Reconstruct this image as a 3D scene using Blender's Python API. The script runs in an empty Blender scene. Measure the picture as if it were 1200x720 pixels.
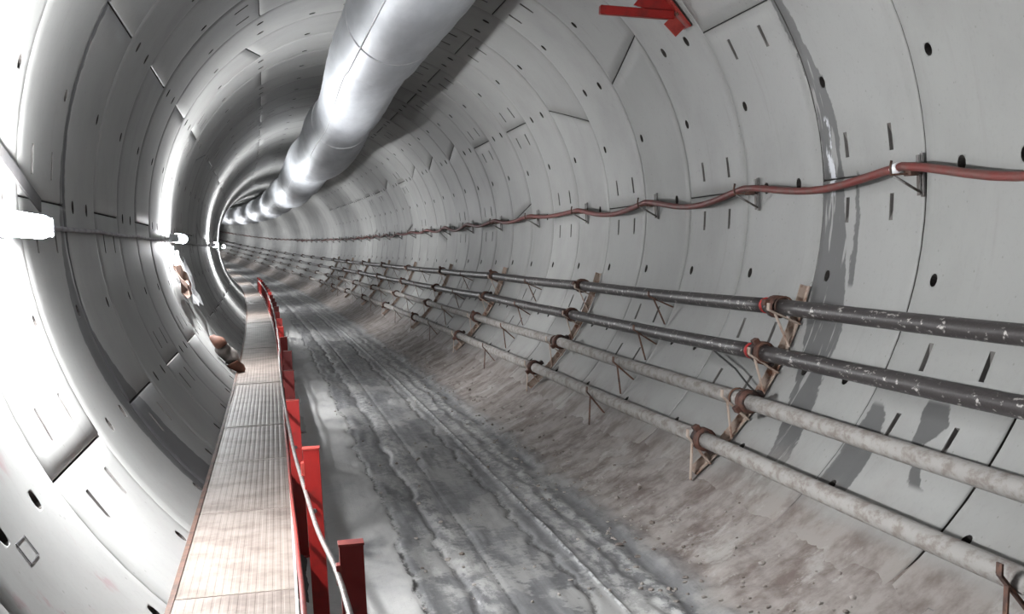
import bpy, bmesh, math, random
import numpy as np
from mathutils import Matrix, Vector

random.seed(7)
rng = np.random.default_rng(11)
SC = bpy.context.scene
COL = SC.collection

# ------------------------------------------------------------------ camera
R = 2.7                                  # inner radius of the lining, metres
cam_data = bpy.data.cameras.new('camera')
cam_data.sensor_width = 36.0
cam_data.lens = 45.0
cam_data.clip_end = 600
cam = bpy.data.objects.new('camera', cam_data)
COL.objects.link(cam)
rx = Vector((0.9830649537137298, -0.17632872693694626, -0.04991469559777002))
ux = Vector((0.05804299320956393, 0.041241307433511384, 0.9974618616771516))
fx = Vector((0.17382263293109076, 0.9834669972184986, -0.050777531083470794))
cam.matrix_world = Matrix(((rx[0], ux[0], -fx[0], -1.306539), (rx[1], ux[1], -fx[1], 0.0),
                           (rx[2], ux[2], -fx[2], -0.364241), (0, 0, 0, 1)))
SC.camera = cam

# ------------------------------------------------------------------ world and exposure
world = bpy.data.worlds.new('world')
SC.world = world
world.use_nodes = True
world.node_tree.nodes['Background'].inputs[0].default_value = (0.6, 0.65, 0.75, 1)
world.node_tree.nodes['Background'].inputs[1].default_value = 0.01
SC.view_settings.view_transform = 'Standard'
SC.view_settings.look = 'None'
SC.view_settings.gamma = 1.0
SC.view_settings.use_curve_mapping = False
SC.view_settings.exposure = 0.0
LAMP = 500.0                             # radiance of the nearest lamp's tube
LAMP_FAR = 385.0                         # and of the older tubes further on

# ------------------------------------------------------------------ the line of the tunnel
KH, KV, CH, CV = 0.0018, 1.8765e-5, 4.9929e-5, 3.4e-5
W = 1.52651                              # ring width
S0 = 7.44836                             # far... ring joint number 0


def line(s):
    u = np.asarray(s, float) / R
    x = -(KH * u * u / 2 + CH * u ** 3 / 6) * R
    z = (KV * u * u / 2 + CV * u ** 3 / 6) * R
    a = np.arctan(KH * u + CH * u * u / 2)
    return x, np.asarray(s, float), z, a


def at(s, x, z):
    """station s along the tunnel, offset x to the right, height z above its axis -> world"""
    cx, cy, cz, a = line(s)
    return np.stack([cx + x * np.cos(a), cy + x * np.sin(a), cz + z + 0 * cx], -1)


def frame(s):
    cx, cy, cz, a = line(s)
    return Matrix.Translation((float(cx), float(cy), float(cz))) @ Matrix.Rotation(float(a), 4, 'Z')


def pol(ang, rho):
    return rho * math.cos(math.radians(ang)), rho * math.sin(math.radians(ang))


# ------------------------------------------------------------------ materials
def new_mat(name):
    m = bpy.data.materials.new(name)
    m.use_nodes = True
    nt = m.node_tree
    return m, nt, nt.nodes['Principled BSDF']


class G:
    """small node helper"""
    def __init__(self, nt):
        self.nt = nt

    def n(self, t, **kw):
        nd = self.nt.nodes.new(t)
        for k, v in kw.items():
            setattr(nd, k, v)
        return nd

    def l(self, a, b):
        self.nt.links.new(a, b)

    def setin(self, sock, v):
        if hasattr(v, 'is_output') or isinstance(v, bpy.types.NodeSocket):
            self.l(v, sock)
        else:
            sock.default_value = v

    def m(self, op, a, b=0.0, c=None, clamp=False):
        nd = self.n('ShaderNodeMath', operation=op)
        nd.use_clamp = clamp
        self.setin(nd.inputs[0], a)
        self.setin(nd.inputs[1], b)
        if c is not None:
            self.setin(nd.inputs[2], c)
        return nd.outputs[0]

    def noise(self, vec, scale, detail=4, rough=0.55):
        nd = self.n('ShaderNodeTexNoise')
        nd.inputs['Scale'].default_value = scale
        nd.inputs['Detail'].default_value = detail
        nd.inputs['Roughness'].default_value = rough
        if vec is not None:
            self.l(vec, nd.inputs['Vector'])
        return nd.outputs['Fac']

    def step(self, v, lo, hi):
        nd = self.n('ShaderNodeMapRange')
        nd.interpolation_type = 'SMOOTHSTEP'
        self.setin(nd.inputs['Value'], v)
        self.setin(nd.inputs['From Min'], lo)
        self.setin(nd.inputs['From Max'], hi)
        return nd.outputs['Result']

    def mix(self, f, a, b):
        nd = self.n('ShaderNodeMix', data_type='RGBA')
        self.setin(nd.inputs[0], f)
        for i, v in ((6, a), (7, b)):
            if isinstance(v, tuple):
                nd.inputs[i].default_value = v if len(v) == 4 else (*v, 1)
            else:
                self.l(v, nd.inputs[i])
        return nd.outputs[2]

    def scale(self, vec, s):
        nd = self.n('ShaderNodeMapping')
        self.l(vec, nd.inputs['Vector'])
        nd.inputs['Scale'].default_value = s
        return nd.outputs['Vector']

    def bump(self, h, strength, dist=0.01):
        nd = self.n('ShaderNodeBump')
        nd.inputs['Strength'].default_value = strength
        nd.inputs['Distance'].default_value = dist
        self.l(h, nd.inputs['Height'])
        return nd.outputs['Normal']


def lin(r, g, b):
    f = lambda c: ((c / 255 + 0.055) / 1.055) ** 2.4 if c > 10 else c / 255 / 12.92
    return (f(r), f(g), f(b), 1)


def concrete_mat():
    m, nt, b = new_mat('lining_concrete')
    g = G(nt)
    pos = g.n('ShaderNodeNewGeometry').outputs['Position']
    obj = g.n('ShaderNodeTexCoord').outputs['Object']
    sep = g.n('ShaderNodeSeparateXYZ')
    g.l(pos, sep.inputs[0])
    x, y, z = sep.outputs
    # undo the curve of the tunnel so that angle and station can be read anywhere
    u = g.m('MULTIPLY', y, 1 / R)
    u2 = g.m('MULTIPLY', u, u)
    u3 = g.m('MULTIPLY', u2, u)
    xs = g.m('ADD', x, g.m('ADD', g.m('MULTIPLY', u2, KH / 2 * R), g.m('MULTIPLY', u3, CH / 6 * R)))
    zs = g.m('SUBTRACT', z, g.m('MULTIPLY', u3, CV / 6 * R))
    ang = g.m('MULTIPLY', g.m('ARCTAN2', zs, xs), 180 / math.pi)
    # tone
    info = g.n('ShaderNodeObjectInfo')
    tone = g.mix(info.outputs['Random'], lin(136, 136, 134), lin(151, 151, 149))
    mott = g.noise(pos, 0.9, 5, 0.6)
    col = g.mix(g.m('MULTIPLY', g.step(mott, 0.42, 0.75), 0.35), tone, lin(118, 116, 115))
    fine = g.noise(pos, 26, 4, 0.7)
    col = g.mix(g.m('MULTIPLY', g.step(fine, 0.52, 0.74), 0.16), col, lin(104, 102, 100))
    pits = g.n('ShaderNodeTexVoronoi')
    pits.inputs['Scale'].default_value = 9
    g.l(pos, pits.inputs['Vector'])
    pit = g.m('MULTIPLY', g.step(pits.outputs['Distance'], 0.09, 0.04), 0.45)
    col = g.mix(pit, col, lin(92, 88, 85))
    # runs of water and cement down the wall
    run = g.noise(g.scale(pos, (2.0, 6.0, 0.35)), 1.4, 4, 0.6)
    col = g.mix(g.m('MULTIPLY', g.step(run, 0.58, 0.78), 0.3), col, lin(118, 115, 112))

    edge = g.m('MULTIPLY', g.m('SUBTRACT', g.noise(g.scale(pos, (6, 6, 3)), 1.5, 4, 0.65), 0.5), 0.16)
    ye = g.m('ADD', y, edge)

    def curve(pts, lo, hi):
        """piecewise-linear function of the angle (0..1 over lo..hi degrees) giving a station"""
        nd = g.n('ShaderNodeFloatCurve')
        c = nd.mapping.curves[0]
        ps = sorted(((a + 180) / 360, v / 20) for a, v in pts)
        c.points[0].location = ps[0]
        c.points[1].location = ps[-1]
        for p in ps[1:-1]:
            c.points.new(*p)
        for p in c.points:
            p.handle_type = 'VECTOR'
        nd.mapping.update()
        nd.inputs['Value'].default_value = 0
        g.l(g.m('ADD', g.m('MULTIPLY', ang, 1 / 360), 0.5), nd.inputs['Value'])
        return g.m('MULTIPLY', nd.outputs[0], 20)

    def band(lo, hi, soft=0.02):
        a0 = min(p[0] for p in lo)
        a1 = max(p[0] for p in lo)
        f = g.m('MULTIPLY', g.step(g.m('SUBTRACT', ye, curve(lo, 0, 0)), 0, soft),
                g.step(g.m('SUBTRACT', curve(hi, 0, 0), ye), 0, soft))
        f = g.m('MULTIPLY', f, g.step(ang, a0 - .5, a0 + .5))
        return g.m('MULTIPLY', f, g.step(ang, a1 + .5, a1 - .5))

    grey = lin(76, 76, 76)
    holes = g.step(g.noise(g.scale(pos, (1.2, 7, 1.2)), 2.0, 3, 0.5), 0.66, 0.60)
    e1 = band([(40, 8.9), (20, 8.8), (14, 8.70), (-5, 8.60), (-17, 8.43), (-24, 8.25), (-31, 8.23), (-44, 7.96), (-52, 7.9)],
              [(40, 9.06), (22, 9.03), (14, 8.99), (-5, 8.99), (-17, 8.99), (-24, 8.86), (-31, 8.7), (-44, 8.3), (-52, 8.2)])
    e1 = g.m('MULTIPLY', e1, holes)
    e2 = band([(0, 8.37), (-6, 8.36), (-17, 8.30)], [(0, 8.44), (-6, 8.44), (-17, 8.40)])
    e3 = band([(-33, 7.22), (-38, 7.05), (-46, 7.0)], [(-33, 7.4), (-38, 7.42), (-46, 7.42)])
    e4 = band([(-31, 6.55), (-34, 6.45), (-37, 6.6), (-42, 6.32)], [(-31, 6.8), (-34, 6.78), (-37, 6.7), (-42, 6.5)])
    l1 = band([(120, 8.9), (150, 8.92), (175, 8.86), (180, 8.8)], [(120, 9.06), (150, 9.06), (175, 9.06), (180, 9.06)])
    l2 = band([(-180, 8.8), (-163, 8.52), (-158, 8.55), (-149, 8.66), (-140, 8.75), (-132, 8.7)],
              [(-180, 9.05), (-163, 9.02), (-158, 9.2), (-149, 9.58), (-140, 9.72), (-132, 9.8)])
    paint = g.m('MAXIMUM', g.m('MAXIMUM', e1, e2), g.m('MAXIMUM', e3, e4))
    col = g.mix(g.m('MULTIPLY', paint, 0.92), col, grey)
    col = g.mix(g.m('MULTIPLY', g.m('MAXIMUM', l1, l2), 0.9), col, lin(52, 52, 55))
    wht = band([(9, 8.80), (3, 8.74), (-3, 8.78)], [(9, 8.86), (3, 8.91), (-3, 8.86)])
    col = g.mix(g.m('MULTIPLY', wht, g.step(g.noise(g.scale(pos, (4, 4, 2)), 2.0, 4, 0.6), 0.42, 0.5)), col, lin(205, 207, 212))
    # settled dust and mud low on the right-hand side
    dn = g.noise(pos, 1.3, 5, 0.65)
    dust = g.step(g.m('ADD', ang, g.m('MULTIPLY', dn, 22)), -30.0, -40.0)
    right = g.step(ang, -92, -86)
    far = g.step(y, 5.5, 9.5)
    dustf = g.m('MULTIPLY', g.m('MULTIPLY', dust, right), g.m('MAXIMUM', g.m('ADD', 0.4, g.m('MULTIPLY', far, 0.45)), g.step(ang, -47, -51)))
    dcol = g.mix(g.step(g.noise(pos, 2.4, 5, 0.7), 0.4, 0.66), lin(136, 130, 126), lin(95, 84, 79))
    dcol = g.mix(g.m('MULTIPLY', g.step(g.noise(pos, 1.7, 6, 0.75), 0.54, 0.63), 0.6), dcol, lin(158, 155, 151))
    col = g.mix(dustf, col, dcol)
    # pink marking spray low on the near left
    pk = g.noise(g.scale(pos, (2.2, 3.0, 2.2)), 1.9, 5, 0.65)
    area = g.m('MULTIPLY', g.step(y, 5.35, 5.1), g.step(ang, -152, -149.5))
    area2 = g.m('MULTIPLY', g.step(y, 5.75, 5.5), g.m('MULTIPLY', g.step(ang, -138, -141.5), g.step(ang, -149, -145)))
    pm = g.m('MULTIPLY', g.step(pk, 0.55, 0.68), area2)
    area3 = g.m('MULTIPLY', g.step(y, 5.5, 5.3), g.m('MULTIPLY', g.step(ang, -153, -155), g.step(ang, -168, -164)))
    pm = g.m('MAXIMUM', pm, g.m('MULTIPLY', g.step(pk, 0.46, 0.62), area3))
    col = g.mix(g.m('MULTIPLY', pm, 0.55), col, lin(128, 84, 90))
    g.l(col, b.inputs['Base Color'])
    rough = g.m('ADD', 0.42, g.m('MULTIPLY', mott, 0.25))
    g.l(rough, b.inputs['Roughness'])
    b.inputs['Specular IOR Level'].default_value = 0.5
    h = g.m('ADD', g.m('MULTIPLY', fine, 0.3), g.m('MULTIPLY', mott, 0.7))
    g.l(g.bump(h, 0.25, 0.006), b.inputs['Normal'])
    return m


def plain_mat(name, c1, c2, rough=0.6, metal=0.0, scale=6.0, lo=0.4, hi=0.65, bump=0.2, stretch=None, spec=0.5):
    m, nt, b = new_mat(name)
    g = G(nt)
    pos = g.n('ShaderNodeTexCoord').outputs['Object']
    if stretch:
        pos = g.scale(pos, stretch)
    nz = g.noise(pos, scale, 5, 0.65)
    g.l(g.mix(g.step(nz, lo, hi), lin(*c1), lin(*c2)), b.inputs['Base Color'])
    b.inputs['Roughness'].default_value = rough
    b.inputs['Metallic'].default_value = metal
    b.inputs['Specular IOR Level'].default_value = spec
    if bump:
        g.l(g.bump(nz, bump, 0.004), b.inputs['Normal'])
    return m


def floor_mat():
    m, nt, b = new_mat('wet_concrete_floor')
    g = G(nt)
    at_ = g.n('ShaderNodeAttribute')
    at_.attribute_name = 'tunnel'
    vec = at_.outputs['Vector']
    sep = g.n('ShaderNodeSeparateXYZ')
    g.l(vec, sep.inputs[0])
    x, s = sep.outputs[0], sep.outputs[1]
    flat = g.n('ShaderNodeCombineXYZ')
    g.l(x, flat.inputs[0])
    g.l(s, flat.inputs[1])
    vec = flat.outputs[0]
    big = g.noise(g.scale(vec, (1.7, 0.8, 1)), 1.0, 6, 0.68)
    streak = g.noise(g.scale(vec, (9, 0.5, 1)), 1.0, 5, 0.6)
    fine = g.noise(vec, 14, 5, 0.7)
    xw = g.m('ADD', x, sep.outputs[2])
    dark, mid, light = lin(86, 86, 88), lin(120, 120, 121), lin(170, 169, 167)
    base = g.mix(g.step(streak, 0.38, 0.66), dark, mid)
    # pale dried slurry in patches across the floor
    patch = g.m('MULTIPLY', g.step(g.m('ADD', g.m('MULTIPLY', big, 0.75), g.m('MULTIPLY', fine, 0.25)), 0.50, 0.54), 0.75)
    base = g.mix(patch, base, lin(142, 141, 139))
    # pale strip beside the walkway
    strip = g.m('MULTIPLY', g.step(xw, -0.55, -0.60), g.step(big, 0.30, 0.5))
    base = g.mix(g.m('MULTIPLY', strip, 0.8), base, light)
    # pale scrapes along the wheel lines
    def ln(c, w, amt, col, wob=True):
        nonlocal base
        d = g.m('ABSOLUTE', g.m('SUBTRACT', xw if wob else x, c))
        f = g.m('MULTIPLY', g.step(d, w, w * 0.35), amt)
        f = g.m('MULTIPLY', f, g.step(g.noise(g.scale(vec, (7, 2.6, 1)), 2.0, 5, 0.75), 0.44, 0.58))
        base = g.mix(f, base, col)
    ln(-0.21, 0.10, 0.75, light)
    ln(-0.42, 0.05, 0.5, light)
    ln(0.60, 0.10, 0.7, light)
    ln(0.78, 0.10, 0.8, lin(176, 176, 174))
    ln(0.50, 0.018, 1.0, lin(190, 190, 190), False)
    ln(0.98, 0.05, 0.5, lin(150, 148, 146))
    ln(0.36, 0.03, 0.9, lin(48, 46, 46))
    ln(-0.31, 0.02, 0.8, lin(48, 46, 46))
    ln(-0.58, 0.028, 1.0, lin(36, 34, 33))
    ln(-0.075, 0.012, 0.9, lin(50, 50, 50), False)
    # brown mud towards the right-hand bank
    mud = g.step(xw, 0.92, 1.12)
    mcol = g.mix(g.step(g.noise(vec, 2.6, 5, 0.7), 0.4, 0.65), lin(136, 130, 126), lin(95, 84, 79))
    mcol = g.mix(g.m('MULTIPLY', g.step(g.noise(vec, 1.9, 6, 0.75), 0.54, 0.63), 0.6), mcol, lin(158, 155, 151))
    base = g.mix(mud, base, mcol)
    spots = g.step(g.noise(vec, 30, 3, 0.6), 0.66, 0.72)
    base = g.mix(g.m('MULTIPLY', spots, 0.5), base, lin(58, 50, 46))
    g.l(base, b.inputs['Base Color'])
    r = g.m('ADD', 0.30, g.m('MULTIPLY', g.step(big, 0.35, 0.6), 0.3))
    g.l(g.m('ADD', r, g.m('MULTIPLY', mud, 0.3), clamp=True), b.inputs['Roughness'])
    g.l(g.bump(g.m('ADD', g.m('MULTIPLY', fine, 0.6), g.m('MULTIPLY', streak, 0.6)), 0.45, 0.012), b.inputs['Normal'])
    return m


def duct_mat():
    m, nt, b = new_mat('silver_duct_skin')
    g = G(nt)
    at_ = g.n('ShaderNodeAttribute')
    at_.attribute_name = 'tunnel'
    vec = at_.outputs['Vector']          # (around, along, 0)
    ring = g.noise(g.scale(vec, (0.4, 34, 1)), 1.0, 3, 0.6)
    soft = g.noise(g.scale(vec, (1.2, 0.5, 1)), 1.0, 4, 0.6)
    g.l(g.mix(g.step(soft, 0.35, 0.7), lin(214, 217, 222), lin(190, 193, 198)), b.inputs['Base Color'])
    b.inputs['Metallic'].default_value = 0.6
    g.l(g.m('ADD', 0.46, g.m('MULTIPLY', soft, 0.14)), b.inputs['Roughness'])
    g.l(g.bump(ring, 0.35, 0.01), b.inputs['Normal'])
    return m


M = {}
M['concrete'] = concrete_mat()
M['pocket'] = plain_mat('pocket_dark', (52, 48, 46), (84, 80, 77), 0.9)
M['slot'] = plain_mat('slot_grey', (88, 85, 83), (108, 105, 103), 0.9)
M['grout'] = plain_mat('joint_grout', (40, 38, 37), (60, 57, 55), 0.95, scale=3)
M['floor'] = floor_mat()
M['duct'] = duct_mat()
M['seam'] = plain_mat('duct_seam', (235, 236, 238), (220, 222, 226), 0.4, 0.2, bump=0)
M['red'] = plain_mat('red_paint', (132, 17, 13), (98, 18, 15), 0.45, 0.0, 7, 0.45, 0.75, 0.1)
M['redlight'] = plain_mat('worn_red_paint', (150, 52, 44), (116, 32, 28), 0.5, 0.0, 9, 0.4, 0.7, 0.1)
M['rope'] = plain_mat('steel_rope', (150, 146, 144), (120, 108, 104), 0.45, 0.6, 30, 0.4, 0.6, 0.3)
M['hose'] = plain_mat('red_hose', (104, 45, 41), (94, 63, 58), 0.55, 0.0, 8, 0.38, 0.66, 0.3)
M['rust'] = plain_mat('rusty_steel', (104, 74, 60), (66, 48, 42), 0.8, 0.1, 9, 0.4, 0.62, 0.5)
M['cream'] = plain_mat('dusty_rusty_steel', (166, 150, 138), (122, 86, 68), 0.8, 0.0, 11, 0.48, 0.66, 0.4)
M['greysteel'] = plain_mat('grey_steel', (120, 118, 117), (86, 78, 74), 0.55, 0.5, 9, 0.4, 0.65, 0.3)
M['darkpipe'] = plain_mat('wet_dark_pipe', (58, 54, 54), (178, 174, 170), 0.42, 0.2, 26, 0.58, 0.66, 0.7, (1, .5, 1))
M['dustpipe'] = plain_mat('dusty_pipe', (142, 139, 136), (114, 106, 101), 0.8, 0.0, 15, 0.42, 0.66, 0.9, (1, .6, 1))
M['coupling'] = plain_mat('rusty_coupling', (92, 62, 52), (52, 42, 40), 0.7, 0.3, 12, 0.4, 0.62, 0.5)
M['redmark'] = plain_mat('red_marking', (176, 36, 34), (140, 44, 40), 0.6, 0, 10)
M['deck'] = plain_mat('worn_steel_deck', (128, 118, 111), (92, 81, 75), 0.5, 0.1, 3.2, 0.38, 0.68, 0.25)
M['deckedge'] = plain_mat('brown_edge_angle', (92, 68, 58), (64, 50, 45), 0.7, 0.2, 8)
M['deckrim'] = plain_mat('bright_edge', (214, 206, 202), (180, 168, 162), 0.45, 0.3, 8)
M['black'] = plain_mat('black_cable', (30, 29, 30), (44, 42, 42), 0.6)
M['lampbody'] = plain_mat('lamp_housing', (190, 192, 196), (160, 162, 166), 0.5)
M['lampcable'] = plain_mat('grey_cable', (150, 148, 152), (120, 118, 122), 0.6)
M['brownsheet'] = plain_mat('brown_sheet', (120, 96, 84), (84, 66, 58), 0.8)
M['whitesheet'] = plain_mat('white_sheet', (220, 220, 222), (190, 190, 194), 0.6)
M['bag'] = plain_mat('grey_sack', (112, 106, 102), (88, 82, 78), 0.8)
M['bagorange'] = plain_mat('orange_brown_sack', (98, 62, 47), (78, 52, 42), 0.8)
M['clod'] = plain_mat('mud_clod', (148, 142, 137), (108, 98, 92), 0.9)
M['ink'] = plain_mat('label_ink', (96, 94, 96), (80, 78, 80), 0.8)
M['scrim'] = plain_mat('pale_plaster', (226, 226, 228), (206, 206, 208), 0.6)
lm, nt, b = new_mat('lamp_tube')
b.inputs['Base Color'].default_value = (1, 1, 1, 1)
b.inputs['Emission Color'].default_value = (0.97, 0.985, 1.0, 1)
b.inputs['Emission Strength'].default_value = LAMP
M['glow'] = lm
lm2 = lm.copy()
lm2.node_tree.nodes['Principled BSDF'].inputs['Emission Strength'].default_value = LAMP_FAR
M['glowfar'] = lm2


# ------------------------------------------------------------------ mesh helpers
def mesh_data(name, verts, faces, mats, fmat=None, smooth=True):
    me = bpy.data.meshes.new(name)
    me.from_pydata([tuple(map(float, v)) for v in verts], [], faces)
    for mm in (mats if isinstance(mats, (list, tuple)) else [mats]):
        me.materials.append(mm)
    if fmat is not None:
        me.polygons.foreach_set('material_index', fmat)
    if smooth:
        me.polygons.foreach_set('use_smooth', [True] * len(me.polygons))
    me.update()
    return me


def link(name, me, parent=None, loc=None, mat4=None):
    o = bpy.data.objects.new(name, me)
    COL.objects.link(o)
    if parent is not None:
        o.parent = parent
    if mat4 is not None:
        o.matrix_basis = mat4
    elif loc is not None:
        o.location = loc
    return o


def tag(o, label=None, cat=None, group=None, kind=None):
    for k, v in (('label', label), ('category', cat), ('group', group), ('kind', kind)):
        if v:
            o[k] = v
    return o


def empty(name, mat4, label, cat, group=None):
    o = bpy.data.objects.new(name, None)
    o.empty_display_size = 0.1
    COL.objects.link(o)
    o.matrix_basis = mat4
    return tag(o, label, cat, group)


class MB:
    """collects simple solids into one mesh"""
    def __init__(self):
        self.v, self.f, self.sm = [], [], []

    def add(self, v, f, smooth=False):
        n = len(self.v)
        self.v += [tuple(map(float, p)) for p in v]
        self.f += [tuple(i + n for i in q) for q in f]
        self.sm += [smooth] * len(f)
        return self

    def box(self, c, size, rot=None):
        """bevelled box: centre, full size, optional 3x3 rotation"""
        hx, hy, hz = (s / 2 for s in size)
        bv = min(hx, hy, hz) * 0.18
        vs = []
        for sx in (-1, 1):
            for sy in (-1, 1):
                for sz in (-1, 1):
                    vs += [(sx * hx, sy * (hy - bv), sz * (hz - bv)), (sx * (hx - bv), sy * hy, sz * (hz - bv)),
                           (sx * (hx - bv), sy * (hy - bv), sz * hz)]
        def ix(sx, sy, sz, k):
            return ((sx > 0) * 4 + (sy > 0) * 2 + (sz > 0)) * 3 + k
        fs = []
        S = (-1, 1)
        for s_ in S:
            fs.append([ix(s_, a, b_, 0) for a, b_ in ((-1, -1), (1, -1), (1, 1), (-1, 1))][::s_])
            fs.append([ix(a, s_, b_, 1) for a, b_ in ((-1, -1), (1, -1), (1, 1), (-1, 1))][::-s_])
            fs.append([ix(a, b_, s_, 2) for a, b_ in ((-1, -1), (1, -1), (1, 1), (-1, 1))][::s_])
        for a in S:
            for c_ in S:
                fs.append([ix(a, c_, -1, 0), ix(a, c_, 1, 0), ix(a, c_, 1, 1), ix(a, c_, -1, 1)][::a * c_])
                fs.append([ix(a, -1, c_, 0), ix(a, 1, c_, 0), ix(a, 1, c_, 2), ix(a, -1, c_, 2)][::-a * c_])
                fs.append([ix(-1, a, c_, 1), ix(1, a, c_, 1), ix(1, a, c_, 2), ix(-1, a, c_, 2)][::a * c_])
        for a in S:
            for c_ in S:
                for d in S:
                    fs.append([ix(a, c_, d, k) for k in (0, 1, 2)][::a * c_ * d])
        rm = Matrix(rot) if rot is not None else Matrix.Identity(3)
        return self.add([tuple(rm @ Vector(p) + Vector(c)) for p in vs], fs)

    def bar(self, a, b_, w, h, up=(0, 0, 1)):
        a, b_ = Vector(a), Vector(b_)
        d = (b_ - a)
        L = d.length
        d.normalize()
        u = Vector(up)
        if abs(u.dot(d)) > 0.95:
            u = Vector((1, 0, 0))
        sd = d.cross(u).normalized()
        u2 = sd.cross(d).normalized()
        rot = Matrix((sd, d, u2)).transposed()
        return self.box((a + b_) / 2, (w, L, h), rot)

    def tube(self, pts, r, n=10, cap=True):
        P = [Vector(p) for p in pts]
        rr = r if hasattr(r, '__len__') else [r] * len(P)
        d0 = (P[1] - P[0]).normalized()
        up = Vector((0, 0, 1)) if abs(d0.z) < 0.9 else Vector((1, 0, 0))
        vs, fs = [], []
        for i, p in enumerate(P):
            d = (P[min(i + 1, len(P) - 1)] - P[max(i - 1, 0)]).normalized()
            sd = d.cross(up).normalized()
            up = sd.cross(d).normalized()
            for k in range(n):
                t = 2 * math.pi * k / n
                vs.append(p + sd * (rr[i] * math.cos(t)) + up * (rr[i] * math.sin(t)))
        for i in range(len(P) - 1):
            for k in range(n):
                k2 = (k + 1) % n
                fs.append((i * n + k, i * n + k2, (i + 1) * n + k2, (i + 1) * n + k))
        self.add(vs, fs, True)
        if cap:
            n0 = len(self.v) - len(vs)
            self.f += [tuple(n0 + k for k in range(n))[::-1], tuple(n0 + (len(P) - 1) * n + k for k in range(n))]
            self.sm += [False, False]
        return self

    def mesh(self, name, mat):
        me = mesh_data(name, self.v, self.f, mat, smooth=False)
        me.polygons.foreach_set('use_smooth', self.sm)
        return me

    def build(self, name, mat, parent=None, **kw):
        return link(name, self.mesh(name, mat), parent, **kw)


def sweep(pts_sxz, r, n=10, origin=None):
    """tube along the tunnel through (s, x, z) points, relative to origin"""
    p = np.array(pts_sxz, float)
    w = at(p[:, 0], p[:, 1], p[:, 2])
    if origin is not None:
        w = w - np.array(origin)
    return MB().tube([tuple(q) for q in w], r, n)


def lattice(shape_x, shape_y, seed):
    return np.random.default_rng(seed).random((shape_x, shape_y))


def vnoise(x, y, seed):
    """smooth value noise on arrays"""
    L = lattice(64, 64, seed)
    xi, yi = np.floor(x).astype(int), np.floor(y).astype(int)
    fx_, fy_ = x - xi, y - yi
    fx_, fy_ = fx_ * fx_ * (3 - 2 * fx_), fy_ * fy_ * (3 - 2 * fy_)
    g = lambda i, j: L[i % 64, j % 64]
    return (g(xi, yi) * (1 - fx_) + g(xi + 1, yi) * fx_) * (1 - fy_) + (g(xi, yi + 1) * (1 - fx_) + g(xi + 1, yi + 1) * fx_) * fy_


def fbm(x, y, seed, oct=4):
    v, a, t = 0, 1, 0
    for i in range(oct):
        v = v + a * vnoise(x * 2 ** i, y * 2 ** i, seed + i)
        t += a
        a *= 0.55
    return v / t - 0.5


# ------------------------------------------------------------------ the lining
K0, K1 = -4, 34                          # rings built segment by segment: ring k spans s(k-1)..s(k)
S_END = 175.0
A_OFF = -0.6                             # small roll of all rings, degrees
CHUNK = 0.0


def shell():
    ss = np.concatenate([np.arange(-22, 40, 1.0), np.arange(40, S_END + 3, 2.5)])
    n = 72
    th = np.linspace(0, 2 * np.pi, n, endpoint=False)
    V = np.concatenate([at(np.full(n, s), (R + .075) * np.cos(th), (R + .075) * np.sin(th)) for s in ss])
    F = []
    for i in range(len(ss) - 1):
        for k in range(n):
            k2 = (k + 1) % n
            F.append((i * n + k, i * n + k2, (i + 1) * n + k2, (i + 1) * n + k))
    return mesh_data('tunnel_wall', V, F, M['grout'])


wall = link('tunnel_wall', shell())
tag(wall, 'round tunnel wall of pale grey precast concrete ring segments', 'wall', None, 'structure')


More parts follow.
